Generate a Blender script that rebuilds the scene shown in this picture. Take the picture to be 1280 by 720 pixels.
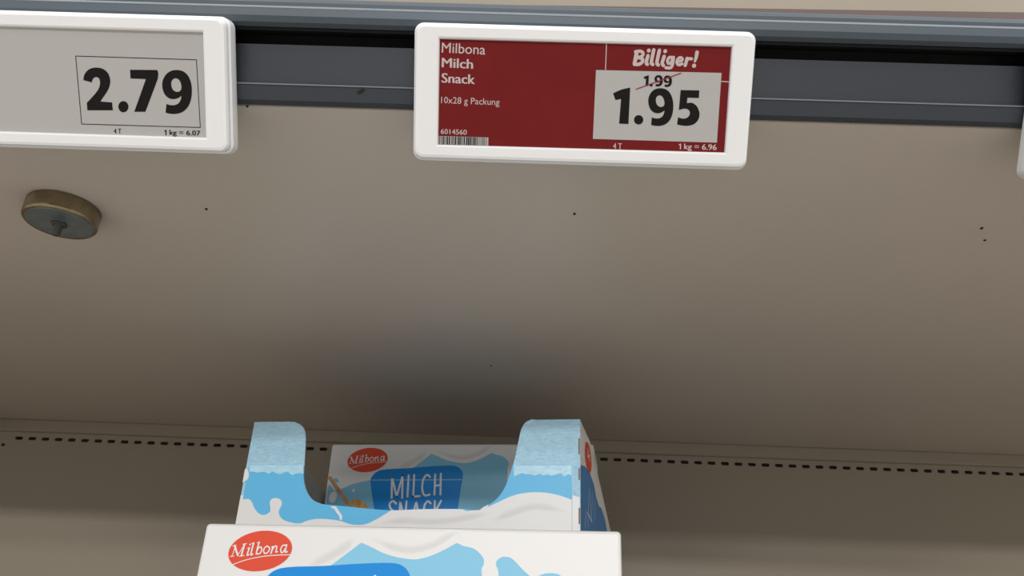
import bpy, math, random
import numpy as np
from mathutils import Vector, Matrix
from mathutils.geometry import tessellate_polygon

random.seed(4)
S = bpy.context.scene
COL = S.collection
for o in list(bpy.data.objects):
    bpy.data.objects.remove(o, do_unlink=True)

# ------------------------------------------------------------------ camera
CZ = 1.45                                    # eye height above the floor
FPX = 950.0
PITCH, ROLL, YAW = (math.radians(v) for v in (25.2, 2.25, -0.8))
CAM = Vector((0, 0, CZ))
_F = Vector((math.sin(YAW) * math.cos(PITCH), math.cos(YAW) * math.cos(PITCH), math.sin(PITCH)))
_R0 = _F.cross(Vector((0, 0, 1))).normalized()
_U0 = _R0.cross(_F)
_R = _R0 * math.cos(ROLL) + _U0 * math.sin(ROLL)
_U = -_R0 * math.sin(ROLL) + _U0 * math.cos(ROLL)
cd = bpy.data.cameras.new('camera')
cd.sensor_width = 36.0
cd.lens = FPX / 1280 * 36.0
cd.clip_start = 0.01
cam = bpy.data.objects.new('camera', cd)
COL.objects.link(cam)
cam.matrix_world = Matrix(((_R.x, _U.x, -_F.x, CAM.x), (_R.y, _U.y, -_F.y, CAM.y),
                           (_R.z, _U.z, -_F.z, CAM.z), (0, 0, 0, 1)))
S.camera = cam

# ------------------------------------------------------------------ world, lamps, exposure
W = bpy.data.worlds.new('store_light')
S.world = W
W.use_nodes = True
bg = W.node_tree.nodes['Background']
bg.inputs[0].default_value = (1.0, 0.995, 0.99, 1)
bg.inputs[1].default_value = 0.66


def area(name, loc, rot, sx, sy, power, col):
    l = bpy.data.lights.new(name, 'AREA')
    l.shape = 'RECTANGLE'
    l.size, l.size_y, l.energy, l.color = sx, sy, power, col
    o = bpy.data.objects.new(name, l)
    COL.objects.link(o)
    o.location = loc
    o.rotation_euler = rot
    return o


# rows of tilted ceiling luminaires across the sales floor, from near to far
for ly, lz, tilt, power in ((-1.2, 3.9, 10, 85), (-4.0, 4.0, 55, 10), (-11.0, 4.2, 68, 140), (-14.0, 4.1, 70, 500)):
    area('ceiling_lamp', (0.0, ly, lz), (math.radians(tilt), 0, 0), 9.0, 0.35, power, (1, 0.99, 0.98))
S.view_settings.view_transform = 'Standard'
S.view_settings.look = 'None'
S.view_settings.exposure = 0.20
S.view_settings.gamma = 1.0
S.view_settings.use_curve_mapping = False

# ------------------------------------------------------------------ materials
MATS = {}


def mat(name, col, rough=0.5, spec=0.5, metal=0.0, var=0.0, vscale=40, bump=0.0, bscale=200,
        stretch=(1, 1, 1), coat=0.0):
    if name in MATS:
        return MATS[name]
    m = bpy.data.materials.new(name)
    m.use_nodes = True
    nt = m.node_tree
    b = nt.nodes['Principled BSDF']
    b.inputs['Base Color'].default_value = (*col, 1)
    b.inputs['Roughness'].default_value = rough
    b.inputs['Specular IOR Level'].default_value = spec
    b.inputs['Metallic'].default_value = metal
    b.inputs['Coat Weight'].default_value = coat
    tc = nt.nodes.new('ShaderNodeTexCoord')
    mp = nt.nodes.new('ShaderNodeMapping')
    mp.inputs['Scale'].default_value = stretch
    nt.links.new(tc.outputs['Object'], mp.inputs[0])
    if var:
        n = nt.nodes.new('ShaderNodeTexNoise')
        n.inputs['Scale'].default_value = vscale
        n.inputs['Detail'].default_value = 5
        nt.links.new(mp.outputs[0], n.inputs['Vector'])
        r = nt.nodes.new('ShaderNodeValToRGB')
        r.color_ramp.elements[0].position = 0.3
        r.color_ramp.elements[1].position = 0.7
        r.color_ramp.elements[0].color = (*[c * (1 - var) for c in col], 1)
        r.color_ramp.elements[1].color = (*[min(1, c * (1 + var)) for c in col], 1)
        nt.links.new(n.outputs[0], r.inputs[0])
        nt.links.new(r.outputs[0], b.inputs['Base Color'])
    if bump:
        n = nt.nodes.new('ShaderNodeTexNoise')
        n.inputs['Scale'].default_value = bscale
        n.inputs['Detail'].default_value = 4
        nt.links.new(mp.outputs[0], n.inputs['Vector'])
        bp = nt.nodes.new('ShaderNodeBump')
        bp.inputs['Strength'].default_value = bump
        bp.inputs['Distance'].default_value = 0.001 if bump < 0.9 else 0.0016
        nt.links.new(n.outputs[0], bp.inputs['Height'])
        nt.links.new(bp.outputs[0], b.inputs['Normal'])
    MATS[name] = m
    return m


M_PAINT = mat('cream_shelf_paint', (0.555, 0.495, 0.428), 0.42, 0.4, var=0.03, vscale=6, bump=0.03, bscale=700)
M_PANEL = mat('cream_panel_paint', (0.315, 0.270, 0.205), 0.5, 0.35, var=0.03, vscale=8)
M_RAIL = mat('slate_rail_plastic', (0.075, 0.094, 0.112), 0.42, 0.3, var=0.06, vscale=15)
M_RAILLO = mat('charcoal_rail_plastic', (0.043, 0.049, 0.057), 0.45, 0.25, var=0.06, vscale=15)
M_RAILHL = mat('painted_rail_highlight', (0.15, 0.175, 0.195), 0.4, 0.5)  # highlight along the rail, painted as a lighter tone
M_GROOVESHADE = mat('groove_shade_black', (0.008, 0.008, 0.008), 0.7, 0.2)  # shade inside the rail groove, put in as black
M_WHITE = mat('white_tag_plastic', (0.84, 0.835, 0.83), 0.35, 0.5, bump=0.02, bscale=500)
M_SHELL = mat('white_tag_shell', (0.80, 0.80, 0.80), 0.35, 0.5)
M_SEAM = mat('tag_seam_grey', (0.25, 0.25, 0.25), 0.7, 0.2)
M_EPAPER = mat('epaper_grey', (0.44, 0.425, 0.40), 0.55, 0.4)
M_EPRED = mat('epaper_red', (0.165, 0.012, 0.012), 0.55, 0.1, var=0.05, vscale=60)
M_INK = mat('epaper_black', (0.011, 0.009, 0.009), 0.6, 0.1)
M_PALE = mat('epaper_pale_lettering', (0.55, 0.45, 0.43), 0.5, 0.3)
M_STRIKE = mat('epaper_red_line', (0.30, 0.02, 0.04), 0.5, 0.3)
M_CARTONW = mat('white_box_card', (0.86, 0.855, 0.845), 0.36, 0.5, bump=0.03, bscale=220)
M_LBLUE = mat('light_blue_print', (0.26, 0.62, 0.85), 0.4, 0.3)
M_DBLUE = mat('strong_blue_print', (0.008, 0.28, 0.78), 0.4, 0.25)
M_RED = mat('red_logo_print', (0.80, 0.085, 0.04), 0.4, 0.25)
M_PWHITE = mat('white_print', (0.86, 0.86, 0.86), 0.4, 0.5)
M_WOOD = mat('honey_dipper_wood_print', (0.62, 0.33, 0.14), 0.4, 0.5, var=0.2, vscale=200)
M_HONEY = mat('honey_print', (0.75, 0.42, 0.13), 0.35, 0.5, var=0.3, vscale=300)
M_CBLUE = mat('blue_carton_print', (0.135, 0.55, 0.90), 0.36, 0.35, bump=0.05, bscale=260, stretch=(0.35, 1, 1.6))
M_TABBLUE = mat('pale_rough_blue_card', (0.47, 0.77, 1.0), 0.30, 0.6, var=0.07, vscale=650, bump=0.9, bscale=800,
              stretch=(0.35, 1, 1.1))  # paler, rougher blue than the carton print
M_KRAFT = mat('grey_carton_inside', (0.42, 0.40, 0.37), 0.75, 0.2, var=0.06, vscale=80)
M_BROWN = mat('brown_card_edge', (0.26, 0.20, 0.15), 0.8, 0.2)
M_GREYLINE = mat('grey_fold_line', (0.52, 0.52, 0.53), 0.6, 0.3)
M_STEEL = mat('dull_zinc', (0.20, 0.235, 0.235), 0.42, 0.5, metal=0.6, var=0.18, vscale=120)
M_STEELRIM = mat('yellowed_zinc_rim', (0.30, 0.245, 0.15), 0.25, 0.5, metal=0.85, var=0.3, vscale=150)
M_DARKMET = mat('dark_thread_steel', (0.10, 0.10, 0.085), 0.45, 0.5, metal=0.7)
M_DARK = mat('dark_steel_and_slot_shade', (0.05, 0.045, 0.04), 0.5, 0.4)  # bracket steel, also the painted shade behind the slots
M_SPECK = mat('dirt_speck', (0.03, 0.025, 0.02), 0.8, 0.1)
M_CREAMBOX = mat('cream_cardboard', (0.28, 0.24, 0.185), 0.6, 0.3, var=0.05, vscale=12)
M_BROWNBOX = mat('brown_cardboard', (0.13, 0.095, 0.085), 0.7, 0.2, var=0.08, vscale=12)
M_FLOOR = mat('store_floor_tile', (0.50, 0.48, 0.45), 0.35, 0.4, var=0.05, vscale=2)
M_WALL = mat('store_wall_paint', (0.45, 0.43, 0.40), 0.8, 0.2)


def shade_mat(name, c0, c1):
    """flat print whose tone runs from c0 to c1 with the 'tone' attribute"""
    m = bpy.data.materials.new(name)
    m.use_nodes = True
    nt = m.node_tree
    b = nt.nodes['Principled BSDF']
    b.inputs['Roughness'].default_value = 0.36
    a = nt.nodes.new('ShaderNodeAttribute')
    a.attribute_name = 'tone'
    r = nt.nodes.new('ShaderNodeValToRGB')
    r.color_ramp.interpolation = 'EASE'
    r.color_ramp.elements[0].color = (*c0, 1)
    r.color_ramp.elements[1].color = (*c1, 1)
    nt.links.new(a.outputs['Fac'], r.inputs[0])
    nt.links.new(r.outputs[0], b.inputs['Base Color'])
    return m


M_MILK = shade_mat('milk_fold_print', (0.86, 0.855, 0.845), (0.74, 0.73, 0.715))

# ------------------------------------------------------------------ helpers


def ray(x, y):
    return _F + _R * ((x - 640) / FPX) + _U * ((360 - y) / FPX)


class Frame:
    """a plane in the place: origin, right axis, up axis, outward normal"""

    def __init__(s, O, u, v):
        s.O, s.u, s.v = Vector(O), Vector(u).normalized(), Vector(v).normalized()
        s.n = s.u.cross(s.v)

    def P(s, a, b, d=0.0):
        return s.O + s.u * a + s.v * b + s.n * d

    def px(s, x, y, d=0.0):
        r = ray(x, y)
        t = ((s.O + s.n * d - CAM).dot(s.n)) / r.dot(s.n)
        q = CAM + r * t - s.O
        return (q.dot(s.u), q.dot(s.v))


def tag(o, label=None, cat=None, group=None, kind=None):
    if label:
        o['label'] = label
    if cat:
        o['category'] = cat
    if group:
        o['group'] = group
    if kind:
        o['kind'] = kind
    return o


def thing(name, loc, rot=(0, 0, 0), label=None, cat=None, group=None):
    o = bpy.data.objects.new(name, None)
    COL.objects.link(o)
    o.empty_display_size = 0.02
    o.location = loc
    o.rotation_euler = rot
    o.matrix_world = Matrix.LocRotScale(Vector(loc), __import__('mathutils').Euler(rot), None)
    tag(o, label, cat, group)
    return o


ROOTM = {}


def rootm(o):
    while o.parent:
        o = o.parent
    if o.type == 'EMPTY':
        return Matrix.LocRotScale(o.location, o.rotation_euler, None)
    return Matrix.Identity(4)


def build(name, verts, faces, m, parent=None, smooth=False, tone=None):
    """verts in world space; stored in the space of the thing they belong to"""
    inv = rootm(parent).inverted() if parent else Matrix.Identity(4)
    me = bpy.data.meshes.new(name)
    me.from_pydata([tuple(inv @ Vector(v)) for v in verts], [], faces)
    me.materials.append(m)
    if tone is not None:
        at = me.attributes.new('tone', 'FLOAT', 'POINT')
        at.data.foreach_set('value', tone)
    if smooth:
        for p in me.polygons:
            p.use_smooth = True
    me.update()
    o = bpy.data.objects.new(name, me)
    COL.objects.link(o)
    if parent:
        o.parent = parent
    return o


class MB:
    def __init__(s):
        s.v, s.f = [], []

    def add(s, vs, fs):
        k = len(s.v)
        s.v += [Vector(v) for v in vs]
        s.f += [tuple(i + k for i in f) for f in fs]
        return s

    def box(s, x0, x1, y0, y1, z0, z1):
        vs = [(x, y, z) for z in (z0, z1) for y in (y0, y1) for x in (x0, x1)]
        return s.add(vs, [(0, 2, 3, 1), (4, 5, 7, 6), (0, 1, 5, 4), (2, 6, 7, 3), (0, 4, 6, 2), (1, 3, 7, 5)])

    def flat(s, fr, loops, d):
        """filled outline (first loop) with holes, lying d in front of the frame"""
        l3 = [[Vector((a, b, 0)) for a, b in lp] for lp in loops]
        tris = tessellate_polygon(l3)
        pts = [p for lp in loops for p in lp]
        out = []
        for t in tris:
            (ax, ay), (bx, by), (cx, cy) = (pts[i] for i in t)
            ar = (bx - ax) * (cy - ay) - (by - ay) * (cx - ax)
            if abs(ar) < 1e-14:
                continue
            out.append(tuple(t) if ar > 0 else (t[0], t[2], t[1]))
        return s.add([fr.P(a, b, d) for a, b in pts], out)

    def prism(s, fr, loops, d0, d1):
        s.flat(fr, loops, d1)
        k = len(s.v)
        s.flat(fr, loops, d0)
        nf = [f for f in s.f if f[0] >= k]
        s.f = [f for f in s.f if f[0] < k] + [f[::-1] for f in nf]
        for lp in loops:
            n = len(lp)
            ar = sum(lp[i][0] * lp[(i + 1) % n][1] - lp[(i + 1) % n][0] * lp[i][1] for i in range(n))
            hole = lp is not loops[0]
            vs = [fr.P(a, b, d0) for a, b in lp] + [fr.P(a, b, d1) for a, b in lp]
            fs = []
            for i in range(n):
                j = (i + 1) % n
                q = (i, j, j + n, i + n)
                if (ar < 0) != hole:
                    q = q[::-1]
                fs.append(q)
            s.add(vs, fs)
        return s

    def stroke(s, fr, pts, w, d, caps=True):
        """pen stroke of width w (or widths) along points (a, b)"""
        n = len(pts)
        ws = w if isinstance(w, (list, tuple)) else [w] * n
        L, Rr = [], []
        for i in range(n):
            p, q = pts[max(0, i - 1)], pts[min(n - 1, i + 1)]
            dx, dy = q[0] - p[0], q[1] - p[1]
            l = math.hypot(dx, dy) or 1e-9
            nx, ny = -dy / l * ws[i] / 2, dx / l * ws[i] / 2
            L.append((pts[i][0] + nx, pts[i][1] + ny))
            Rr.append((pts[i][0] - nx, pts[i][1] - ny))
        vs = [fr.P(a, b, d) for a, b in Rr] + [fr.P(a, b, d) for a, b in L]
        s.add(vs, [(i, i + 1, n + i + 1, n + i) for i in range(n - 1)])
        if caps:
            for k, i in ((0, 0), (1, n - 1)):
                c = [(pts[i][0] + ws[i] / 2 * math.cos(t * math.pi / 6),
                      pts[i][1] + ws[i] / 2 * math.sin(t * math.pi / 6)) for t in range(12)]
                s.add([fr.P(a, b, d + 2e-6 * (k + 1)) for a, b in c], [tuple(range(12))])
        return s

    def lathe(s, c, prof, n=40, axis=None):
        ax = Vector(axis or (0, 0, 1)).normalized()
        e1 = ax.orthogonal().normalized()
        e2 = ax.cross(e1)
        c = Vector(c)
        vs = []
        for r, h in prof:
            for i in range(n):
                t = 2 * math.pi * i / n
                vs.append(c + ax * h + (e1 * math.cos(t) + e2 * math.sin(t)) * r)
        fs = [(k * n + i, k * n + (i + 1) % n, (k + 1) * n + (i + 1) % n, (k + 1) * n + i)
              for k in range(len(prof) - 1) for i in range(n)]
        fs.append(tuple(range(n))[::-1])
        fs.append(tuple(range((len(prof) - 1) * n, len(prof) * n)))
        return s.add(vs, fs)

    def make(s, name, m, parent=None, smooth=False):
        return build(name, s.v, s.f, m, parent, smooth)


def spline(pts, closed=True, k=6):
    """smooth curve through (x, y) points; (x, y, 1) marks a corner"""
    n = len(pts)
    P = [Vector((p[0], p[1])) for p in pts]
    C = [len(p) > 2 for p in pts]
    out = []
    segs = n if closed else n - 1
    for i in range(segs):
        j = (i + 1) % n
        p1, p2 = P[i], P[j]
        p0 = p1 if (C[i] or (not closed and i == 0)) else P[(i - 1) % n]
        p3 = p2 if (C[j] or (not closed and j == n - 1)) else P[(j + 1) % n]
        if C[i] and C[j]:
            out.append(tuple(p1))
            continue
        for t in range(k):
            t = t / k
            v = 0.5 * ((2 * p1) + (p2 - p0) * t + (2 * p0 - 5 * p1 + 4 * p2 - p3) * t * t
                       + (3 * p1 - p0 - 3 * p2 + p3) * t ** 3)
            out.append(tuple(v))
    if not closed:
        out.append(tuple(P[-1]))
    return out


def rrect(x0, x1, y0, y1, r, k=6):
    out = []
    for cx, cy, a0 in ((x1 - r, y1 - r, 0), (x0 + r, y1 - r, 90), (x0 + r, y0 + r, 180), (x1 - r, y0 + r, 270)):
        for i in range(k + 1):
            t = math.radians(a0 + 90 * i / k)
            out.append((cx + r * math.cos(t), cy + r * math.sin(t)))
    return out


def loops_mesh(mb, rings, cap0=True, cap1=True):
    """bridge equal rings of 3-D points"""
    n = len(rings[0])
    vs = [p for r in rings for p in r]
    fs = [(k * n + i, k * n + (i + 1) % n, (k + 1) * n + (i + 1) % n, (k + 1) * n + i)
          for k in range(len(rings) - 1) for i in range(n)]
    if cap0:
        fs.append(tuple(range(n))[::-1])
    if cap1:
        fs.append(tuple(range((len(rings) - 1) * n, len(rings) * n)))
    mb.add(vs, fs)


def text2d(s, bold=0.0, shear=0.0):
    """outline lettering as unit-box triangles"""
    cu = bpy.data.curves.new('lettering', 'FONT')
    cu.body = s
    cu.offset = bold
    cu.shear = shear
    cu.resolution_u = 3
    cu.fill_mode = 'FRONT'
    o = bpy.data.objects.new('lettering_source', cu)
    COL.objects.link(o)
    dg = bpy.context.evaluated_depsgraph_get()
    me = o.evaluated_get(dg).to_mesh()
    vs = [(v.co.x, v.co.y) for v in me.vertices]
    fs = [tuple(p.vertices) for p in me.polygons]
    o.evaluated_get(dg).to_mesh_clear()
    bpy.data.objects.remove(o)
    bpy.data.curves.remove(cu)
    x0, x1 = min(v[0] for v in vs), max(v[0] for v in vs)
    y0, y1 = min(v[1] for v in vs), max(v[1] for v in vs)
    return [((x - x0) / (x1 - x0), (y - y0) / (y1 - y0)) for x, y in vs], fs


def text(mb, fr, s, tl, tr, bl, d, bold=0.0, shear=0.0):
    """bold: extra stroke weight in picture points, made of shifted prints"""
    n = max(1, int(round(bold / 0.22)) + 1) if bold else 1
    for i in range(n):
        o = bold * (i / (n - 1) if n > 1 else 0)
        text1(mb, fr, s, (tl[0] + o, tl[1]), (tr[0] - bold + o, tr[1]), (bl[0] + o, bl[1]), d + i * 4e-6, shear)


def text1(mb, fr, s, tl, tr, bl, d, shear=0.0):
    """lettering filling the picture parallelogram tl, tr, bl on the frame"""
    uv, fs = text2d(s, 0.0, shear)
    vs = []
    for a, b in uv:
        x = tl[0] + a * (tr[0] - tl[0]) + (1 - b) * (bl[0] - tl[0])
        y = tl[1] + a * (tr[1] - tl[1]) + (1 - b) * (bl[1] - tl[1])
        p = fr.px(x, y, d)
        vs.append(fr.P(p[0], p[1], d))
    n = fr.n
    out = []
    for f in fs:
        nn = (vs[f[1]] - vs[f[0]]).cross(vs[f[2]] - vs[f[0]])
        out.append(f if nn.dot(n) >= 0 else f[::-1])
    mb.add(vs, out)


def copy_tree(o, parent=None):
    c = o.copy()
    COL.objects.link(c)
    c.parent = parent
    for ch in list(o.children):
        copy_tree(ch, c)
    return c


def zm(o, k, pts):
    """points read in an enlarged view (origin o, enlargement k) to picture points"""
    return [(o[0] + p[0] / k, o[1] + p[1] / k) + tuple(p[2:]) for p in pts]


# ------------------------------------------------------------------ the setting and the shelving
H = 0.16            # underside of the upper shelf above the eye
YF = 0.2027         # its front edge
YB = 0.6377         # back panel
ZU = CZ + H
ZL = CZ - 0.035     # top of the lower shelf
LEAN = math.radians(34)
XL, XR = -0.455, 0.745
UX = Vector((1, 0, 0))
EV = Vector((0, -math.sin(LEAN), math.cos(LEAN)))

tag(MB().box(-4, 4, -6, 1.2, -0.05, 0).make('floor', M_FLOOR), kind='structure')
tag(MB().box(-4, 4, 0.675, 0.75, 0, 3.0).make('wall_back', M_WALL), kind='structure')


def make_shelf(label):
    t = thing('store_shelf', ((XL + XR) / 2, YF, ZU), label=label, cat='shelf', group='metal shelves of the bay')
    # board: a tray with a folded-down rear edge
    mb = MB().box(XL, XR, YF + 0.0015, YB - 0.0005, ZU, ZU + 0.03)
    mb.make('board', M_PAINT, t)
    # price rail: an extruded profile leaning forward over the aisle
    fr = Frame((0, YF, ZU), UX, EV)
    sv = lambda y: fr.px(420, y)[1]
    s106, s56, s36, s11, s2 = sv(106), sv(56), sv(36), sv(11), sv(4.5)

    def extrude(prof, name, m, par):
        mb = MB()
        rings = []
        for x in (XL, XR):
            rings.append([Vector((x, p.y, p.z)) for p in prof])
        n = len(prof)
        vs = rings[0] + rings[1]
        fs = [(i, i + n, (i + 1) % n + n, (i + 1) % n) for i in range(n)]
        fs += [tuple(range(n)), tuple(range(n, 2 * n))[::-1]]
        mb.add(vs, fs)
        o = mb.make(name, m, par)
        return o

    q = lambda s, d: fr.P(0, s, d)
    upper = [q(s36, 0.0005), q(s36 + 0.0012, 0.0022), q((s36 + s11) / 2, 0.0028), q(s11 - 0.0008, 0.0020), q(s11, 0.0009),
             q(s11 + 0.0015, 0.0006), q(s2, 0.0004), q(s2 + 0.0012, -0.0012), q(s2 + 0.002, -0.004),
             Vector((0, YF + 0.0012, ZU + 0.034)), Vector((0, YF + 0.0012, ZU + 0.0262)), q(s36, -0.011)]
    rail = extrude(upper, 'price_rail', M_RAIL, t)
    hl = [q(s11 - 0.0006, 0.00185), q(s11 - 0.0004, 0.0018), q(s11 + 0.0002, 0.0012), q(s11, 0.0002), q(s11 - 0.0006, 0.0002)]
    extrude(hl, 'rail_highlight', M_RAILHL, rail)
    shade_back = [q(s56 + 0.0003, -0.0095), q(s36 - 0.0002, -0.0095), q(s36 - 0.0002, -0.0107), q(s56 + 0.0003, -0.0107)]  # added black strip for the shade deep in the groove
    extrude(shade_back, 'groove_shade_back', M_GROOVESHADE, rail)
    shade_top = [q(s36 - 0.0002, 0.0003), q(s36 - 0.0002, -0.0093), q(s36 - 0.0010, -0.0093), q(s36 - 0.0010, 0.0001)]
    extrude(shade_top, 'groove_shade_strip', M_GROOVESHADE, rail)
    lower = [q(0, 0), q(0.0012, 0.0012), q(s106 - 0.0004, 0.0014), q(s106, 0.0009), q(s106 + 0.0002, -0.0008),
             q(s56, -0.0030), q(s56, -0.0108), Vector((0, YF + 0.0008, ZU + 0.018)), Vector((0, YF + 0.0012, ZU + 0.0005))]
    lo = extrude(lower, 'lower_rail_lip', M_RAILLO, t)
    hl = [q(s106 - 0.0007, 0.0017), q(s106 - 0.0002, 0.0013), q(s106 - 0.0003, 0.0005), q(s106 - 0.0007, 0.0005)]
    extrude(hl, 'rail_highlight', M_RAILHL, lo)
    # brackets at both ends
    for x in (XL + 0.002, XR - 0.012):
        b = MB()
        side = Frame((x, 0, ZU), (0, 1, 0), (0, 0, 1))
        b.prism(side, [[(YF + 0.16, -0.0002), (YF + 0.16, -0.006), (YB - 0.02, -0.010), (YB - 0.0015, -0.008),
                        (YB - 0.0015, -0.0002)]], -0.010, 0)
        b.make('bracket', M_DARK, t)
    return t


shelf = make_shelf('cream metal shelf seen from below with slate price rail on its front')
lower_shelf = copy_tree(shelf)
lower_shelf.location.z += ZL - (ZU + 0.030)
lower_shelf['label'] = 'lower metal shelf that carries the snack boxes'

# the bay next door, beyond the bracket at the left
BAY = XR - XL + 0.004
for src, lab in ((shelf, 'upper shelf of the next bay, beyond the dark bracket'), (lower_shelf, 'lower shelf of the next bay, beyond the dark bracket')):
    nb_ = copy_tree(src)
    nb_.location.x -= BAY
    nb_['label'] = lab

# dirt specks on the underside and a scuff on the rail
uf = Frame((0, 0, ZU), UX, (0, -1, 0))      # underside: outward normal points down
if uf.n.z > 0:
    uf = Frame((0, 0, ZU), UX, (0, 1, 0)); uf.n = Vector((0, 0, -1))
for x, y, r in ((1227, 285, 1.6), (1231, 300, 1.3), (718, 267, 1.5), (614, 457, 1.5), (258, 261, 1.4), (309, 132.5, 1.2)):
    a, b = uf.px(x, y)
    rad = r / FPX * 0.33
    ring = [(a + rad * (1 + 0.3 * random.random()) * math.cos(t), b + rad * 1.3 * math.sin(t))
            for t in [i * math.pi / 4 for i in range(8)]]
    vs = [Vector((p[0], p[1] * (1 if uf.v.y > 0 else -1), ZU - 0.0003)) for p in ring]
    build('dirt_speck', vs + [v + Vector((0, 0, 0.0003)) for v in vs],
          [tuple(range(8))[::-1]] + [(i, (i + 1) % 8, (i + 1) % 8 + 8, i + 8) for i in range(8)], M_SPECK, shelf)
rf = Frame((0, YF, ZU), UX, EV)
sc = [rf.px(x, y, 0.0016) for x, y in ((446, 115), (452, 111), (456, 111.5), (454, 114), (448, 117))]
MB().prism(rf, [sc], 0.0010, 0.0018).make('scuff_mark', M_SPECK, shelf)

# back panels -----------------------------------------------------------
bf = Frame((0, YB, CZ), UX, (0, 0, 1))
zslot = 0.1443


def back_panel(name, z0, z1, y, label, slots, m):
    t = thing(name, ((XL + XR) / 2, YB + y, CZ + z0), label=label, cat='panel')
    fr = Frame((0, YB + y, CZ), UX, (0, 0, 1))
    mb = MB()
    if slots:
        pitch = 0.01125
        sw, sh, c = 0.0066, 0.0028, 0.0008
        x0 = -0.4268
        n = 102
        za, zb = zslot - 0.003, zslot + 0.003
        mb.prism(fr, [[(XL, z0), (XR, z0), (XR, za), (XL, za)]], -0.0015, 0)
        mb.prism(fr, [[(XL, zb), (XR, zb), (XR, z1), (XL, z1)]], -0.0015, 0)
        mb.prism(fr, [[(XL, za), (x0, za), (x0, zb), (XL, zb)]], -0.0015, 0)
        mb.prism(fr, [[(x0 + n * pitch, za), (XR, za), (XR, zb), (x0 + n * pitch, zb)]], -0.0015, 0)
        for i in range(n):
            a = x0 + i * pitch
            m0 = a + (pitch - sw) / 2
            m1 = m0 + sw
            h0, h1 = zslot - sh / 2, zslot + sh / 2
            hole = [(m0 + c, h0), (m1 - c, h0), (m1, h0 + c), (m1, h1 - c), (m1 - c, h1), (m0 + c, h1), (m0, h1 - c), (m0, h0 + c)]
            mb.prism(fr, [[(a, za), (a + pitch, za), (a + pitch, zb), (a, zb)], hole], -0.0015, 0)
        mb.make('perforated_sheet', m, t)
        MB().box(XL, XR, YB + y + 0.010, YB + y + 0.012, CZ + z0 + 0.09, CZ + z1).make('slot_shade_sheet', M_DARK, t)  # added dark sheet, its colour gives the shade behind the slots
        # folded lip along the top
        lip = [(0.0, 0.0), (-0.0030, 0.0), (-0.0034, -0.0012), (-0.0034, -0.0085), (-0.0026, -0.0098), (0.0, -0.0105)]
        vs = []
        for x in (XL, XR):
            vs += [Vector((x, YB + y + p[0], CZ + z1 + p[1])) for p in lip]
        k = len(lip)
        fs = [(i, (i + 1) % k, (i + 1) % k + k, i + k) for i in range(k)] + [tuple(range(k))[::-1], tuple(range(k, 2 * k))]
        build('top_lip', vs, fs, m, t)
    return t


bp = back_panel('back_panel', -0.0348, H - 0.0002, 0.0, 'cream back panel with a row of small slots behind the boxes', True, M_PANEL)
a, b = bf.px(4, 556)
MB().lathe((a, YB - 0.0002, CZ + b), [(0.0013, 0), (0.0013, 0.0004)], 8, (0, -1, 0)).make('rivet', M_SPECK, bp)

nb_ = copy_tree(bp)
nb_.location.x -= BAY
nb_['label'] = 'slotted back panel of the next bay, beyond the dark bracket'

# ------------------------------------------------------------------ price tags
TAGO = Vector((0, YF - 0.012, ZU))
SB, ST = -0.0236, 0.0195


def tag_body(x0, x1, label):
    t = thing('price_tag', ((x0 + x1) / 2, TAGO.y, TAGO.z), (LEAN, 0, 0), label, 'price tag', 'electronic price tags on the rail')
    fr = Frame(TAGO, UX, EV)

    def ring(ins, d, r):
        return [fr.P(a, b, d) for a, b in rrect(x0 + ins, x1 - ins, SB + ins, ST - ins, r)]

    mb = MB()
    loops_mesh(mb, [ring(0.0010, -0.0085, 0.0022), ring(0.0, -0.0075, 0.0030), ring(0.0, -0.0034, 0.0030), ring(0.0006, -0.0028, 0.0026)])
    mb.make('shell', M_SHELL, t)
    mb = MB()
    loops_mesh(mb, [ring(0.0009, -0.0029, 0.0024), ring(0.0009, -0.0025, 0.0024)])
    mb.make('seam', M_SEAM, t)
    return t, fr


def tag_frame(t, fr, x0, x1, win):
    """white front frame with its window; win: four window corners (a, b) counter-clockwise from top right"""
    def ring(ins, d, r):
        return [fr.P(a, b, d) for a, b in rrect(x0 + ins, x1 - ins, SB + ins, ST - ins, r)]

    def wring(out, d):
        cx = sum(p[0] for p in win) / 4
        cy = sum(p[1] for p in win) / 4
        o = []
        for (a, b) in win:
            for i in range(7):
                o.append(fr.P(a + (out if a > cx else -out), b + (out if b > cy else -out), d))
        return o

    mb = MB()
    rings = [ring(0.0007, -0.0026, 0.0026), ring(0.0006, -0.0012, 0.0026), ring(0.0010, -0.0003, 0.0024), ring(0.0018, 0.0, 0.0018),
             wring(0.0007, 0.0), wring(0.0002, -0.0003), wring(0.0, -0.0012), wring(0.0, -0.0016)]
    n = len(rings[0])
    vs = [p for r in rings for p in r]
    fs = []
    for k in range(len(rings) - 1):
        for i in range(n):
            j = (i + 1) % n
            f = (k * n + i, k * n + j, (k + 1) * n + j, (k + 1) * n + i)
            fs.append(f)
    me = build('front_frame', vs, fs, M_WHITE, t)
    mm = me.data
    import bmesh
    bm = bmesh.new()
    bm.from_mesh(mm)
    bmesh.ops.remove_doubles(bm, verts=bm.verts, dist=1e-6)
    bmesh.ops.dissolve_degenerate(bm, dist=1e-6, edges=bm.edges)
    bm.to_mesh(mm)
    bm.free()
    # the clip behind that hooks into the rail groove
    MB().prism(fr, [[(x0 + 0.03, 0.004), (x1 - 0.03, 0.004), (x1 - 0.03, 0.016), (x0 + 0.03, 0.016)]], -0.0098, -0.0082).make('clip', M_SHELL, t)


DS = -0.0012        # display surface behind the frame front


def display(t, fr, win):
    o = MB().prism(fr, [list(win)], DS - 0.0006, DS).make('display', M_EPAPER, t)
    return o


def fill(fr, pxs, d):
    return [fr.px(x, y, d) for x, y in pxs]


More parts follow.
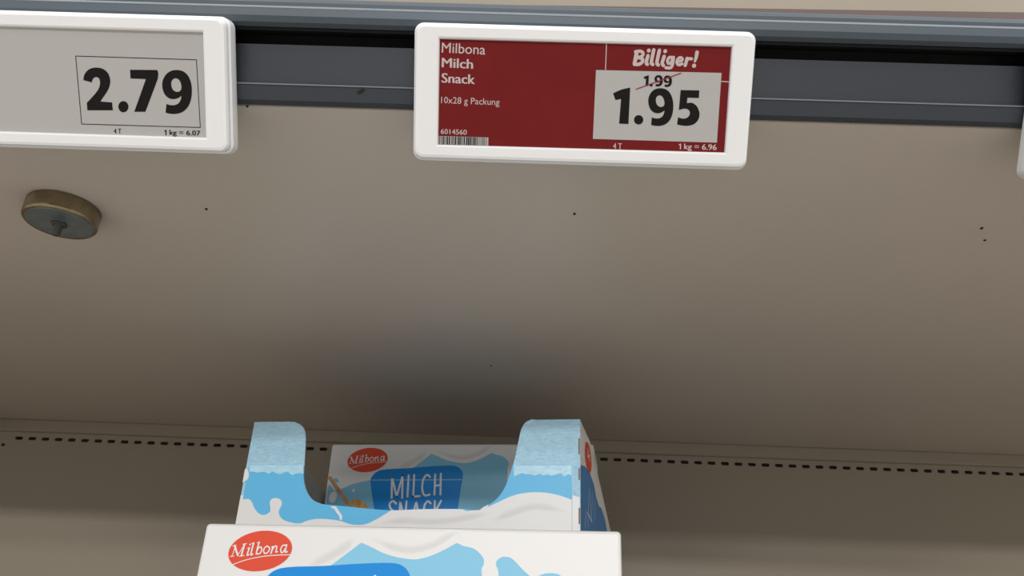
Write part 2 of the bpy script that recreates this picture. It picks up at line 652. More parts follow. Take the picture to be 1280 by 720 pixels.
# glyph outlines read from the enlarged picture
G2 = [(145, 240, 1), (152, 202), (176, 168), (210, 151), (250, 147), (295, 158), (330, 190), (346, 238), (342, 282), (325, 322),
      (300, 360), (272, 401, 1), (360, 408, 1), (366, 467, 1), (175, 467, 1), (171, 411, 1), (205, 375), (240, 335), (262, 300),
      (270, 262), (264, 231), (247, 218), (228, 221), (214, 236), (208, 258, 1)]
G7 = [(495, 163, 1), (698, 165, 1), (706, 185), (704, 218), (694, 255), (610, 478, 1), (527, 478, 1), (614, 233, 1), (499, 228, 1)]
G9 = [(845, 165), (800, 173), (762, 202), (739, 250), (739, 302), (756, 348), (787, 376), (825, 383), (858, 374), (881, 358, 1),
      (875, 388), (858, 415), (830, 428), (797, 428), (768, 420, 1), (762, 485, 1), (800, 493), (845, 493), (892, 477), (930, 440),
      (952, 385), (959, 320), (952, 260), (930, 208), (893, 175)]
G9H = [(838, 227), (860, 236), (876, 265), (880, 304), (866, 325), (841, 328), (818, 314), (805, 285), (805, 255), (817, 234)]
G1 = [(167, 348, 1), (205, 331), (244, 322, 1), (236, 486, 1), (194, 484, 1), (203, 373, 1), (178, 378, 1)]
G5 = [(471, 333, 1), (555, 335, 1), (553, 369, 1), (502, 367, 1), (499, 392, 1), (523, 391), (545, 408), (556, 440), (548, 470),
      (525, 489), (490, 494), (455, 488, 1), (459, 456, 1), (485, 462), (505, 454), (513, 436), (505, 421), (486, 417), (463, 423, 1)]


def circ(cx, cy, rx, ry=None, n=20, rot=0.0):
    ry = ry or rx
    c, s = math.cos(rot), math.sin(rot)
    return [(cx + rx * math.cos(2 * math.pi * i / n) * c - ry * math.sin(2 * math.pi * i / n) * s,
             cy + rx * math.cos(2 * math.pi * i / n) * s + ry * math.sin(2 * math.pi * i / n) * c) for i in range(n)]


def fit(pts, src, dst):
    """move a glyph from box src (x0, y0, x1, y1) to box dst"""
    return [(dst[0] + (p[0] - src[0]) / (src[2] - src[0]) * (dst[2] - dst[0]),
             dst[1] + (p[1] - src[1]) / (src[3] - src[1]) * (dst[3] - dst[1])) + tuple(p[2:]) for p in pts]


BX9 = (738, 165, 959, 493)

# --- the tag with the lowered price
x0, x1 = -0.0367, 0.0714
t, fr = tag_body(x0, x1, 'white price tag with red display showing 1.95')
win = fill(fr, [(914, 59), (550, 49), (548, 180.5), (905, 190.5)], DS)
tag_frame(t, fr, x0, x1, win)
disp = display(t, fr, win)
z3, k3 = (720, 20), 3.6
L1, L2, L3 = DS + 0.00008, DS + 0.00016, DS + 0.00024
grow = lambda p: [(a, b) for a, b in p]
tag(MB().flat(fr, [win], L1).make('red_field', M_EPRED, disp), 'dark red display area')
box = fill(fr, zm(z3, k3, [(90, 243), (655, 256), (634, 570), (76, 553)]), L2)
MB().flat(fr, [box], L2).make('price_field', M_EPAPER, disp)
for a, b in (((137, 124), (133, 243)), ((653, 294), (693, 297))):
    p = fill(fr, zm(z3, k3, [a, b]), L2)
    MB().stroke(fr, p, 0.00028, L2, caps=False).make('divider_line', M_PALE, disp)
for s_, tl, tr, bl, bd in (('Milbona', (552.5, 53.2), (607, 55.8), (552.0, 65.8), 0.22), ('Milch', (552.2, 72.3), (591.5, 74.2), (552.0, 84.2), 0.9),
                           ('Snack', (552, 91.3), (594, 93.2), (551.7, 103.3), 0.9), ('10x28 g Packung', (551.5, 120.8), (624.5, 123.4), (551.3, 131.5), 0),
                           ('6014560', (551, 161.0), (583.5, 162.2), (550.9, 167.4), 0.2), ('4 T', (766.5, 178.8), (777.5, 179.2), (766.3, 186.0), 0.2),
                           ('kg = 6.96', (855.2, 179.4), (896, 180.6), (855.0, 188.8), 0.5)):
    mb = MB()
    text(mb, fr, s_, tl, tr, bl, L2, bd)
    mb.make('lettering', M_PALE, disp)
one = lambda x, y, h: [[(x - 1.5, y + 1.6), (x + 0.6, y + 0.5)], [(x + 0.5, y), (x + 0.3, y + h)]]
mb = MB()
for i, p in enumerate(one(850.2, 179.6, 7.0)):
    mb.stroke(fr, fill(fr, p, L2), 0.00034, L2 + i * 4e-6, caps=False)
mb.make('lettering', M_PALE, disp)
# Billiger!
zB, kB = (740, 50), 7.11
ST_B = [([(398, 106), (392, 140), (378, 212)], 31), ([(386, 104), (425, 99), (452, 112), (448, 140), (410, 156)], 24),
        ([(408, 156), (446, 166), (446, 196), (415, 216), (376, 216)], 26),
        ([(497, 140), (482, 200), (492, 216)], 27), ([(505, 93), (504, 95)], 30),
        ([(549, 88), (528, 196), (540, 218)], 27), ([(599, 92), (577, 198), (589, 222)], 27),
        ([(641, 146), (624, 206), (634, 226)], 27), ([(651, 99), (650, 101)], 30),
        ([(718, 158), (690, 154), (672, 178), (678, 208), (702, 200), (718, 162)], 23),
        ([(724, 154), (714, 222), (694, 248), (656, 246)], 24),
        ([(760, 192), (796, 184), (802, 166), (782, 156), (760, 174), (754, 204), (772, 222), (800, 212)], 22),
        ([(845, 164), (828, 226)], 26), ([(836, 192), (856, 168), (884, 168)], 24),
        ([(933, 110), (926, 150), (914, 190)], [30, 27, 18]), ([(907, 228), (906, 230)], 32)]
mb = MB()
for i, (p, w) in enumerate(ST_B):
    q = zm(zB, kB, p)
    if len(q) > 2:
        q = spline(q, False, 5)
    a = [fr.px(x, y, L2) for x, y in q]
    sc_ = 0.27 / FPX / kB
    ww = [v * sc_ for v in np.interp(np.linspace(0, 1, len(a)), np.linspace(0, 1, len(w)), w)] if isinstance(w, list) else w * sc_
    mb.stroke(fr, a, ww, L2 + i * 6e-6)
mb.make('offer_lettering', M_PALE, disp)
mb = MB()
put = lambda g, o, k, d: [fr.px(x, y, d) for x, y in zm(o, k, g)]
mb.flat(fr, [put(spline(G1), z3, k3, L3)], L3)
mb.flat(fr, [put(circ(282, 467, 21), z3, k3, L3)], L3)
nb = (326, 325, 438, 494)
mb.flat(fr, [put(fit(spline(G9), BX9, nb), z3, k3, L3), put(fit(spline(G9H), BX9, nb), z3, k3, L3)], L3)
mb.flat(fr, [put(spline(G5), z3, k3, L3)], L3)
sm1 = (459, 314, 506, 409)
mb.flat(fr, [put(fit(spline(G1), (167, 322, 244, 486), sm1), zB, kB, L3)], L3)
mb.flat(fr, [put(circ(526, 400, 14), zB, kB, L3)], L3)
for nb in ((556, 312, 630, 412), (637, 315, 711, 417)):
    mb.flat(fr, [put(fit(spline(G9), BX9, nb), zB, kB, L3), put(fit(spline(G9H), BX9, nb), zB, kB, L3)], L3)
mb.make('price_lettering', M_INK, disp)
MB().stroke(fr, [fr.px(x, y, L3) for x, y in zm(zB, kB, [(392, 437), (790, 295)])], 0.00030, L3 + 0.00006).make('strike_line', M_STRIKE, disp)
# barcode
q = fill(fr, [(548.6, 170.0), (610.5, 171.8), (610.3, 182.2), (548.4, 180.3)], L2)
MB().flat(fr, [q], L2).make('barcode_field', M_EPAPER, disp)
mb = MB()
random.seed(11)
x = 549.5
while x < 608.5:
    w = random.choice((0.6, 0.9, 1.5))
    y0 = 170.3 + (x - 548.6) * 0.029
    mb.flat(fr, [fill(fr, [(x, y0), (x + w, y0 + 0.03), (x + w - 0.2, y0 + 10.0), (x - 0.2, y0 + 9.97)], L3)], L3)
    x += w + random.choice((0.7, 1.1, 1.7))
mb.make('barcode_bars', M_INK, disp)

# --- the tag with 2.79
x1 = -0.0957
x0 = x1 - 0.108
t, fr = tag_body(x0, x1, 'white price tag with grey display showing 2.79')
tr_, br_ = fr.px(253.5, 41, DS), fr.px(259.5, 172, DS)
xr = (tr_[0] + br_[0]) / 2
win = [(xr, tr_[1]), (xr - 0.0905, tr_[1]), (xr - 0.0905, br_[1]), (xr, br_[1])]
tag_frame(t, fr, x0, x1, win)
disp = display(t, fr, win)
zl, kl = (80, 60), 6.0
mb = MB()
put = lambda g: [fr.px(x, y, L1) for x, y in zm(zl, kl, g)]
mb.flat(fr, [put(spline(G2))], L1)
mb.flat(fr, [put(circ(445, 440, 38, 42))], L1)
mb.flat(fr, [put(spline(G7))], L1)
mb.flat(fr, [put(spline(G9)), put(spline(G9H))], L1)
mb.make('price_lettering', M_INK, disp)
mb = MB()
c4 = [(87, 60), (993, 88), (1022, 596), (132, 570)]
for i in range(4):
    mb.stroke(fr, put([c4[i], c4[(i + 1) % 4]]), 0.00022, L1 + i * 4e-6, caps=False)
mb.make('price_border', M_INK, disp)
for s_, tl, tr, bl, bd in (('4 T', (142, 160.6), (151.5, 160.9), (142.3, 166.8), 0.2), ('kg = 6.07', (211.6, 162.2), (250.3, 163.3), (211.9, 170.5), 0.45)):
    mb = MB()
    text(mb, fr, s_, tl, tr, bl, L1, bd)
    mb.make('lettering', M_INK, disp)

mb = MB()
for i, p in enumerate(one(207.0, 162.3, 6.6)):
    mb.stroke(fr, fill(fr, p, L1), 0.00034, L1 + i * 4e-6, caps=False)
mb.make('lettering', M_INK, disp)

# --- the tag cut by the right picture edge
x0 = 0.1609
x1 = x0 + 0.108
t, fr = tag_body(x0, x1, 'white price tag cut off at the right edge')
win = [(x1 - 0.0088, 0.0130), (x0 + 0.0088, 0.0130), (x0 + 0.0088, -0.0172), (x1 - 0.0088, -0.0172)]
tag_frame(t, fr, x0, x1, win)
display(t, fr, win)

# ------------------------------------------------------------------ magnet under the shelf
mc = uf.px(81, 259)
mx, my = mc[0], abs(mc[1])
t = thing('pot_magnet', (mx, my, ZU), label='round zinc magnet with threaded stud stuck under the cream shelf', cat='magnet')
DN = (0, 0, -1)
RM = 0.0143
TM = 0.0080
MB().lathe((mx, my, ZU), [(RM * 0.94, 0.0), (RM, 0.0006), (RM, TM - 0.0014), (RM * 0.985, TM - 0.0005), (RM * 0.95, TM), (RM * 0.90, TM - 0.0002)], 56, DN).make('rim', M_STEELRIM, t, True)
MB().lathe((mx, my, ZU), [(RM * 0.90, TM - 0.0015), (RM * 0.90, TM - 0.0003), (RM * 0.86, TM), (RM * 0.3, TM + 0.00005)], 56, DN).make('face', M_STEEL, t)
MB().lathe((mx, my, ZU), [(0.0031, TM - 0.0002), (0.0031, TM + 0.0008), (0.0027, TM + 0.0011)], 6, DN).make('nut', M_DARKMET, t)
prof = []
for i in range(6):
    prof += [(0.00175, TM + 0.001 + i * 0.0008), (0.00150, TM + 0.001 + i * 0.0008 + 0.0004)]
MB().lathe((mx, my, ZU), prof, 20, DN).make('stud', M_DARKMET, t)

# ------------------------------------------------------------------ snack box
BW, BH, BD = 0.185, 0.080, 0.062
FLA = Vector((-0.1385, 0.3555, CZ + 0.0451))
TA = math.radians(7.39)
FLB = Vector((-0.1309, 0.5360, CZ + 0.1251))
TB = math.radians(8.5)


def yawframe(O, th):
    return Frame(O, (math.cos(th), -math.sin(th), 0), (0, 0, 1))


fa, fb = yawframe(FLA, TA), yawframe(FLB, TB)
ab = lambda pts: [fb.px(x, y) for x, y in pts]        # pictures points on the far box
aa = lambda pts: [fa.px(x, y) for x, y in pts]        # picture points on the near box

sb = thing('snack_box', (FLA.x, FLA.y, FLA.z - BH), (0, 0, -TA),
           'white and blue snack box standing in front of the blue carton', 'box', 'milk snack boxes')
mb = MB()
rings = []
for d, ins in ((-BD, 0.0010), (-BD + 0.0010, 0.0), (-0.0012, 0.0), (-0.0004, 0.0004), (0.0, 0.0013)):
    rings.append([fa.P(a, b, d) for a, b in rrect(ins, BW - ins, -BH + ins, -ins, max(0.0016 - ins, 0.0006), 3)])
loops_mesh(mb, rings)
body = mb.make('body', M_CARTONW, sb)

# light blue field below the milk
wave = [(409.4, 709.8, 1), (431, 694), (451.6, 678.4, 1), (462.5, 683), (478, 690.8), (494, 696), (512.5, 699), (525, 698.6),
        (540.6, 694), (556, 687), (571, 678.6, 1), (580, 682.6), (591.5, 685.5), (599.7, 691.7), (604.6, 699), (604.6, 706),
        (602, 711), (602.5, 720)]
up = aa(spline(wave, False, 5))
E1 = 0.00010
low = -BH + 0.0022
ux = up[-1][0]
run = spline([(ux, up[-1][1] - 0.0005), (ux + 0.0006, -0.033), (ux + 0.007, -0.039), (ux + 0.018, -0.036), (ux + 0.030, -0.041), (ux + 0.044, -0.047), (BW - 0.0016, -0.044)], False, 5)
pts = up + run + [(BW - 0.0016, low), (0.0016, low)]
left = ab([(404, 610), (411, 605)]) + ab([(418, 613), (428.5, 610.5), (441.7, 604.7), (462.5, 600), (475, 596)])
left = [(max(a, 0.0016), b) for a, b in left]
pts = pts + left
mb = MB()
mb.flat(fa, [pts], E1)
bl = aa(spline([(624, 722), (623, 714), (620, 705.6), (622, 700), (629, 696), (637.4, 697), (644, 702), (652, 710.5), (662, 719.6), (668, 722.5),
                (673.5, 719.8), (681.7, 717), (693, 716.8), (701, 719.6), (712, 730), (700, 745), (660, 748), (632, 740)]))
mb.flat(fa, [bl], E1)
lb = mb.make('blue_field', M_LBLUE, body)
# title block
E2 = 0.00020
blk = [(467.5, 635), (463, 603), (465, 596), (472, 589.4), (484, 586.6), (511, 585.2), (539, 583), (563, 582), (573, 584.2), (578.5, 591), (578, 600), (575, 617), (572, 635)]
blk = ab(spline([(470, 660), (467.5, 635), (463.3, 604), (465, 596), (472, 589.4), (484, 586.6), (511, 585.2), (539, 583), (563, 582), (573, 584.2),
                 (578.5, 591), (578, 600), (575, 617), (572, 640), (569, 662), (560, 668), (520, 670), (478, 668)]))
MB().flat(fa, [blk], E2).make('title_block', M_DBLUE, body)
E3 = 0.00030
LET = [[(489.6, 622.3), (490.3, 596.6), (495.9, 620.8), (503.5, 594.5), (502.8, 622.3)],
       [(511, 594.4), (509.4, 620.9)], [(517.9, 593.9), (516.7, 620.8), (524.8, 620.2)],
       [(537.6, 596.2), (534, 593.6), (530, 598), (528.1, 606), (528.4, 614.5), (531.5, 619.4), (537.2, 618.2)],
       [(544.2, 593.2), (543.2, 618.3)], [(551.2, 592.3), (550.7, 618.3)], [(544, 607.4), (551, 606.4)]]
sn = [[(495.4, 629.6), (491.4, 626.4), (487.3, 630), (488.6, 636), (494, 641), (495, 648), (490.8, 652.6), (486, 650)],
      [(499.3, 652), (500.4, 627.2), (506.4, 651.5), (508.4, 626.8)],
      [(514.6, 651.5), (520.4, 626.8), (525, 651.2)], [(516.4, 643.6), (524, 643.2)],
      [(538.4, 629.4), (535, 626.6), (531.2, 631), (530.0, 639), (531, 647.6), (534, 651.5), (538.2, 650)],
      [(543.8, 626.3), (542.8, 651.3)], [(551.6, 626), (543.8, 640.4), (551.4, 651)]]
mb = MB()
for i, p in enumerate(LET + sn):
    curved = len(p) > 5
    q = ab(spline(p, False, 4) if curved else p)
    for j in range(1 if curved else len(q) - 1):
        seg = q if curved else q[j:j + 2]
        mb.stroke(fa, seg, 0.00135, E3 + i * 8e-6 + j * 2e-6)
mb.make('title_lettering', M_PWHITE, body)

# oval logo
def logo(fr, C, e1, e2, base, par, mapf, strokes=True):
    """oval printed mark: C centre, e1/e2 half axes in picture points"""
    ring = []
    for i in range(36):
        t_ = 2 * math.pi * i / 36
        ring.append((C[0] + e1[0] * math.cos(t_) + e2[0] * math.sin(t_), C[1] + e1[1] * math.cos(t_) + e2[1] * math.sin(t_)))
    o = MB().flat(fr, [mapf(ring)], base).make('logo', M_RED, par)
    tag(o, 'red oval logo with white script')
    return o


lg = logo(fa, (325.4, 688.8), (39.6, -7.5), (4.8, 24.3), E2, body, aa)
zl_, kl_ = (240, 645), 7.11
LS = [([(352, 358), (366, 340), (386, 268)], 6), ([(384, 264), (393, 300), (410, 350)], 16), ([(410, 350), (440, 300), (468, 256)], 6),
      ([(470, 252), (456, 300), (440, 354)], 15), ([(344, 361), (376, 356)], 6), ([(424, 359), (466, 352)], 7), ([(366, 268), (394, 259)], 7),
      ([(456, 252), (488, 246)], 7),
      ([(513, 284), (498, 328), (494, 350), (508, 344)], 13), ([(496, 288), (514, 282)], 6), ([(519, 254), (520, 255)], 14),
      ([(551, 240), (534, 306), (527, 347), (542, 340)], 13), ([(534, 246), (552, 240)], 6),
      ([(600, 234), (584, 290), (574, 338)], 13), ([(582, 240), (601, 234)], 6),
      ([(584, 302), (604, 278), (620, 280), (622, 306), (606, 334), (574, 338)], 11),
      ([(672, 268), (648, 284), (640, 318), (656, 334), (682, 318), (692, 286), (672, 268)], 11),
      ([(722, 272), (714, 304), (706, 332)], 13), ([(708, 276), (723, 271)], 6), ([(714, 304), (740, 270), (756, 272), (752, 300), (748, 322), (762, 318)], 11),
      ([(838, 262), (812, 262), (794, 290), (794, 322), (812, 322), (836, 284)], 11), ([(845, 258), (836, 296), (832, 322), (850, 318)], 12),
      ([(370, 431), (480, 392), (620, 362), (740, 350), (876, 345)], 7)]
mb = MB()
for i, (p, w) in enumerate(LS):
    q = aa(zm(zl_, kl_, spline(p, False, 5)))
    mb.stroke(fa, q, w * 0.345 / FPX / kl_, E3 + i * 4e-6)
mb.make('logo_lettering', M_PWHITE, lg)

# soft folds in the printed milk
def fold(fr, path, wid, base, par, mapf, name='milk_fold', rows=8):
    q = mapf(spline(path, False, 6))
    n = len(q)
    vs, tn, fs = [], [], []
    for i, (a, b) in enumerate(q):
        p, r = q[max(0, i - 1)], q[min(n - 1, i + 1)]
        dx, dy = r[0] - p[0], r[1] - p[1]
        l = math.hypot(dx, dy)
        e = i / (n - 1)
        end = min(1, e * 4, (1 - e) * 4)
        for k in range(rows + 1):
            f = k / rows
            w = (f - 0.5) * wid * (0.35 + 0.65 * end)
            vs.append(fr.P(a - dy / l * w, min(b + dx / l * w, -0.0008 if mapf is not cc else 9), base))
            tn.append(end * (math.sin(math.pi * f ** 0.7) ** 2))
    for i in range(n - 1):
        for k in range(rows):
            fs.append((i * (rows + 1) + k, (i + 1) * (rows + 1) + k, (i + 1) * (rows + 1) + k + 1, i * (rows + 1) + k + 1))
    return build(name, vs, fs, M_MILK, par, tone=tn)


cc = None
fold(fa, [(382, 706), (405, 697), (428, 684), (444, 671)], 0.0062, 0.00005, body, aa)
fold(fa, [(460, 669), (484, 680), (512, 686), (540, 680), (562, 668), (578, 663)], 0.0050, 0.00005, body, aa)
# honey dipper and drops
E4 = 0.00026
q = ab([(412.6, 597.5), (422, 611), (434, 628.5)])
q[0] = (max(q[0][0], 0.0018), q[0][1])
dip = MB().stroke(fa, q, 0.0026, E4).make('honey_dipper', M_WOOD, body)
mb = MB()
for i, (x, y, r) in enumerate(((438, 629.5, 3.6), (443, 628, 4.8), (448.5, 628.5, 5.4), (453.5, 631, 4.8), (457, 634.5, 3.8), (446, 634, 5.0), (451, 637, 5))):
    mb.flat(fa, [ab(circ(x, y, r, r * 0.8, 14, 0.5))], E4 + 0.00003 + i * 6e-6)
mb.make('dipper_head', M_HONEY, dip)
mb = MB()
mb.flat(fa, [ab(circ(416.3, 621.5, 4.6, 7.5, 16, 0.35))], E4 - 0.00003)
mb.flat(fa, [ab(circ(442, 613, 1.8, 2.4, 12, 0.3))], E4 - 0.00003)
mb.make('milk_drop', M_PWHITE, body)
MB().flat(fa, [ab(circ(420.5, 600.5, 3.6, 2.4, 14, 0.7))], E4 - 0.00005).make('blue_drop', M_LBLUE, body)
q = ab([(464, 600.2), (632, 599.4)])
MB().stroke(fa, q, 0.0007, E2 + 0.00006, caps=False).make('painted_light_edge', mat('pale_light_edge', (0.30, 0.50, 0.68), 0.4, 0.5), body)  # edge of the light across the box, painted as a thin pale line
# side print on the right face
sf = Frame(fa.P(BW, 0, 0), -fa.n, (0, 0, 1))
MB().flat(sf, [[(0.004, low), (BD - 0.004, low), (BD - 0.004, -0.046), (BD * 0.6, -0.038), (BD * 0.35, -0.044), (0.004, -0.034)]], E1).make('side_field', M_LBLUE, body)

# the far box and the one it stands on inside the carton
sb2 = copy_tree(sb)
sb2.location = (FLB.x, FLB.y, FLB.z - BH)
sb2.rotation_euler = (0, 0, -TB)
sb2['label'] = 'white and blue snack box inside the carton, seen through its cut-out'
sb3 = copy_tree(sb2)
sb3.location.z = ZL + 0.0011
sb3['label'] = 'snack box at the bottom of the carton, hidden beneath the upper one'
gap = (FLB.z - BH) - (ZL + 0.0011 + BH)

# ------------------------------------------------------------------ blue carton with the cut-out front
TC = math.radians(9.2)
CW, CD = 0.188, 0.195
FR_ = Vector((0.0338, 0.4000, CZ + 0.1115))
fc0 = yawframe(FR_, TC)
FL_ = FR_ - fc0.u * CW
fc = yawframe(FL_, TC)
CHB = -(FL_.z - ZL)                     # bottom in frame coordinates
ct = thing('display_carton', (FL_.x, FL_.y, ZL), (0, 0, -TC),
           'blue shelf carton with a deep cut-out in its front and pale rough corner tabs', 'carton')
cc = lambda pts: [fc.px(x, y) for x, y in pts]
TH = 0.0007
cut_r = [(608.5, 633), (620, 625), (630, 612), (637, 595), (643, 575), (648, 552), (651.5, 537), (657, 528), (665, 524)]
cut_l = [(368, 527.5), (377, 532), (381.5, 541), (381.6, 560), (380.3, 582), (380, 600), (384, 615), (392, 625.5), (404, 630.5)]
cut_b = [(404, 630.5), (430, 633), (460, 636), (489, 638), (530, 636.6), (580, 636.5), (590, 638.2), (600, 637), (608.5, 633)]
CL = cc(spline(cut_l, False, 4))
CB_ = cc(spline(cut_b, False, 4))
CR = cc(spline(cut_r, False, 4))
top = 0.0
outline = [(0, CHB + 0.0002), (CW, CHB + 0.0002), (CW, top), (CR[-1][0] + 0.0015, top)] + CR[::-1] + CB_[::-1][1:-1] + CL[::-1] + [(CL[0][0] - 0.002, top), (0.0004, top)]
back_ply = MB().prism(fc, [outline], -TH, 0).make('corner_tab_ply', M_TABBLUE, ct)
# printed front ply glued over the lower part, its top edge at the crease
zc = cc([(350, 581)])[0][1]
UL, UR = 0.0022, cc([(715, 600)])[0][0]
cutall = CL + CB_[1:-1] + CR
seg = [p for p in cutall if p[1] < zc]
front = [(UL, CHB + 0.0003), (UR, CHB + 0.0003), (UR, zc), (seg[-1][0] + 0.0004, zc)] + seg[::-1] + [(seg[0][0] - 0.0004, zc), (UL, zc)]
PL = 0.0006
fp = MB().prism(fc, [front], 0, PL).make('front_ply', M_CARTONW, ct)
MB().flat(fc, [front], PL + 0.00004).make('blue_print', M_CBLUE, fp)
tag(fp, 'blue printed front layer with white milk splash')
# wrinkle highlight painted as a pale band along the crease
mb = MB()
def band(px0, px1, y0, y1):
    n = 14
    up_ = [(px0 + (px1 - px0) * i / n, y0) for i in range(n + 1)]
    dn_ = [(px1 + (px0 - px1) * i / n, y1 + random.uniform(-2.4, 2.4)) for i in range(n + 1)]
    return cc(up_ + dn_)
M_WRINKLEHL = mat('painted_wrinkle_highlight', (0.50, 0.80, 1.0), 0.28, 0.6, var=0.08, vscale=400, bump=0.7, bscale=500, stretch=(0.35, 1, 1))
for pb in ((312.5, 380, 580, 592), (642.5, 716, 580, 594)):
    MB().flat(fc, [[(min(a, UR - 0.0002), min(b, zc - 0.0002)) for a, b in band(*pb)]], PL + 0.00008).make('painted_highlight_band', M_WRINKLEHL, fp)
# white milk splash
lowedge = cc([(300, 720)])[0][1]
sp = [(298, 618.8, 1), (301.5, 624), (312, 624.3), (316, 629), (318.5, 634.8), (323, 641), (329, 644), (334, 643), (338, 640), (338.8, 636), (338, 631),
      (338.2, 627), (340.8, 623.8), (345.5, 622.8), (350.3, 624), (353, 628.2), (352, 633), (349.7, 637), (349.3, 641.5), (351.5, 647), (357, 651),
      (364, 653.2), (371, 654.6), (378, 653.8), (383, 651.7), (391, 649.6), (402, 648.8), (416, 649.8), (428, 652), (438, 655.4), (449, 656.4), (459, 655),
      (473.5, 648), (489, 638.4, 1)]
spl = cc(spline(sp, False, 5))
spl[0] = (UL, spl[0][1])
spl = [(max(a, UL), b) for a, b in spl]
botcut = [p for p in CB_ if spl[-1][0] < p[0] < cc([(578, 637)])[0][0]]
right = cc(spline([(579, 637, 1), (585, 639.6), (593, 640), (600, 638.6), (607, 635.5), (623, 628), (642.5, 619.5), (661, 616), (680, 616), (697, 619), (713.5, 624.4)], False, 5))
right = [(min(a, UR), b) for a, b in right]
white = spl + [(a, b - 0.0001) for a, b in botcut] + right + [(UR, right[-1][1] - 0.0001), (UR, CHB + 0.0005), (UL, CHB + 0.0005)]
ms = MB().flat(fc, [white], PL + 0.0001).make('milk_splash', M_CARTONW, fp)
blob = cc(spline([(304.5, 588, 1), (309, 586), (311.6, 591), (311, 598), (307, 602), (302.4, 604, 1)], True, 4))
MB().flat(fc, [[(max(a, 0.0002), b) for a, b in blob]], PL + 0.0001).make('milk_drop', M_CARTONW, fp)
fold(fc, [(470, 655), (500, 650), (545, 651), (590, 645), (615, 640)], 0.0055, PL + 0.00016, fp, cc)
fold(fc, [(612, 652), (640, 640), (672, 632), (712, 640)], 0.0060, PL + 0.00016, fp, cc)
# white strip of the side fold right of the front ply
st = cc([(716, 619.2), (725, 621.8)])
MB().flat(fc, [[(UR + 0.0002, st[0][1]), (CW - 0.0003, st[1][1]), (CW - 0.0003, CHB + 0.0005), (UR + 0.0002, CHB + 0.0005)]], 0.0001).make('milk_splash', M_CARTONW, back_ply)
lw = cc([(299, 619)])[0][1]
MB().flat(fc, [[(0.0002, CHB + 0.0005), (UL - 0.0001, CHB + 0.0005), (UL - 0.0001, lw), (0.0002, lw)]], 0.0001).make('milk_splash', M_CARTONW, back_ply)
# brown perforation cuts at the corner
mb = MB()
for y0, y1 in ((548, 568), (585, 600), (635, 655)):
    p0, p1 = cc([(724, y0)])[0], cc([(724, y1)])[0]
    mb.flat(fc, [[(CW - 0.0009, p1[1]), (CW - 0.0001, p1[1]), (CW - 0.0001, p0[1]), (CW - 0.0009, p0[1])]], 0.00016)
mb.make('perforation_cut', M_BROWN, back_ply)
# torn white paper
for pt in ([(413, 634), (419, 632.6), (422, 635), (425, 640), (428.5, 645), (428, 651), (425.5, 650), (424.5, 645), (421, 641), (418.5, 636.5)],
           [(598, 640), (604, 634.5), (611, 631), (610, 634), (606, 637.5), (601, 641.5)]):
    MB().flat(fc, [cc(pt)], PL + 0.00022).make('torn_paper', M_PWHITE, fp)

# side panels with a top edge that falls to the back
PROF = [(0.0, 0.1113), (0.047, 0.1104), (0.099, 0.0963), (0.138, 0.0850), (CD, 0.0690)]


def side_panel(fr, d0, d1, m, zoff):
    pr = [(a, b - 0.1115) for a, b in PROF]
    lp = [(0.0009, CHB + 0.0002), (CD, CHB + 0.0002)] + pr[::-1]
    lp[-1] = (0.0009, lp[-1][1])
    return MB().prism(fr, [lp], d0, d1)


FLARE = math.radians(3.0)
t2 = TC + FLARE
fR = Frame(FR_, (math.sin(t2), math.cos(t2), 0), (0, 0, 1))           # outward normal points right
fLf = Frame(FL_, (math.sin(TC), math.cos(TC), 0), (0, 0, 1))
rs = side_panel(fR, -TH, 0, M_CARTONW, 0).make('side_panel', M_CARTONW, ct)
ls = side_panel(fLf, 0.0, TH, M_KRAFT, 0).make('side_panel', M_KRAFT, ct)
bw = CW + CD * math.sin(FLARE)
fB = Frame(FL_ + fLf.u * CD, fc.u, (0, 0, 1))
MB().prism(fB, [[(0, CHB + 0.0002), (bw, CHB + 0.0002), (bw, 0.069 - 0.1115), (0, 0.069 - 0.1115)]], -TH, 0).make('back_ply', M_KRAFT, ct)
mbt = MB()
c0, c1, c2, c3 = fc.P(0.001, CHB, -0.001), fc.P(CW - 0.001, CHB, -0.001), fB.P(bw - 0.001, CHB, 0.0), fB.P(0.001, CHB, 0.0)
up_ = Vector((0, 0, 0.0008))
lo_ = Vector((0, 0, 0.0001))
mbt.add([c + lo_ for c in (c0, c1, c2, c3)] + [c + up_ for c in (c0, c1, c2, c3)],
        [(3, 2, 1, 0), (4, 5, 6, 7), (0, 1, 5, 4), (1, 2, 6, 5), (2, 3, 7, 6), (3, 0, 4, 7)])
mbt.make('bottom_ply', M_KRAFT, ct)
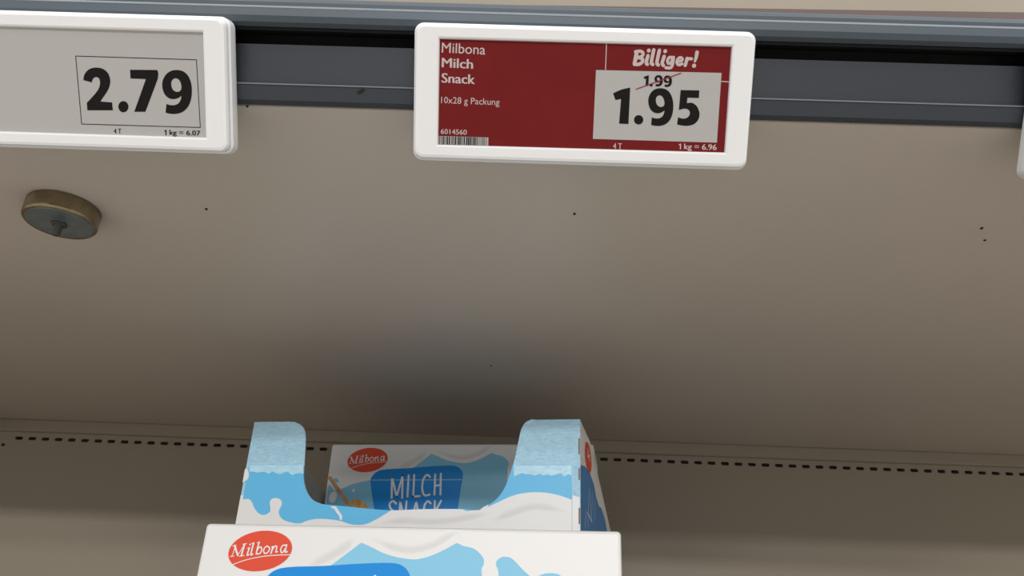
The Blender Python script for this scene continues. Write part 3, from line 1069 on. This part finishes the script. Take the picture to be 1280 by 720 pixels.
# print on the right side panel
sr = lambda pts: [fR.px(x, y) for x, y in pts]
clampR = lambda pts: [(max(0.0012, a), b) for a, b in pts]
sblue = clampR(sr([(724.5, 579), (731, 583), (737, 590.5), (739.5, 598), (742.5, 606), (745, 621), (748.5, 632.5), (751.5, 635)]))
sblue += spline([(0.125, sblue[-1][1] - 0.003), (0.145, sblue[-1][1] - 0.010), (0.170, sblue[-1][1] - 0.008), (CD - 0.001, sblue[-1][1] - 0.016)], False, 5) + [(CD - 0.001, CHB + 0.001), (0.0012, CHB + 0.001)]
MB().flat(fR, [sblue], 0.0001).make('side_field', mat('blue_side_print', (0.06, 0.25, 0.56), 0.4, 0.5), rs)
lgo = MB().flat(fR, [clampR(sr(circ(735.0, 572.0, 3.6, 19.5, 24, -0.10)))], 0.0002).make('logo', M_RED, rs)
tag(lgo, 'red oval logo with white script')
mb = MB()
for i, p in enumerate([[(733.6, 566), (737.2, 577)], [(734, 571), (736.8, 569)], [(733.8, 561), (735.6, 566)]]):
    mb.stroke(fR, sr(p), 0.0009, 0.0003 + i * 5e-6)
mb.make('logo_lettering', M_PWHITE, lgo)
mb = MB()
pale = mat('pale_blue_lettering', (0.52, 0.60, 0.75), 0.5, 0.3)
for i, p in enumerate([[(735.5, 612), (734.5, 658)], [(737, 612), (738.5, 645)], [(740.5, 614), (739, 648)], [(732, 640), (731, 660)], [(734, 641), (739.5, 652)], [(743.5, 626), (742.5, 650)]]):
    mb.stroke(fR, sr(p), 0.0017, 0.0002 + i * 5e-6)
mb.make('side_lettering', pale, rs)

# ------------------------------------------------------------------ carton on the upper shelf
kf = Frame((0, YF + 0.030, ZU + 0.030), (math.cos(0.02), math.sin(0.02), 0), (0, 0, 1))
p0, p1 = kf.px(560, 5), kf.px(1280, 15.5)
kz = (p0[1] + p1[1]) / 2
ux0 = kf.px(200, 0)[0]
uc = thing('cardboard_carton', kf.P(0.06, 0, 0), (0, 0, 0.02), 'cream cardboard carton in a brown tray on the upper shelf', 'carton')
slope = (p1[1] - p0[1]) / (p1[0] - p0[0])
edge = lambda a: p0[1] + slope * (a - p0[0])
ua, ub = -0.155, 0.30
mb = MB()
mb.prism(kf, [[(ua, 0.0002), (ub, 0.0002), (ub, edge(ub)), (ua, edge(ua))]], -0.26, 0.0)
mb.make('tray', M_BROWNBOX, uc)
mb = MB()
mb.prism(kf, [[(ua + 0.001, edge(ua) + 0.0002), (ub - 0.001, edge(ub) + 0.0002), (ub - 0.001, 0.15), (ua + 0.001, 0.15)]], -0.259, -0.001)
mb.make('lid', M_CREAMBOX, uc)
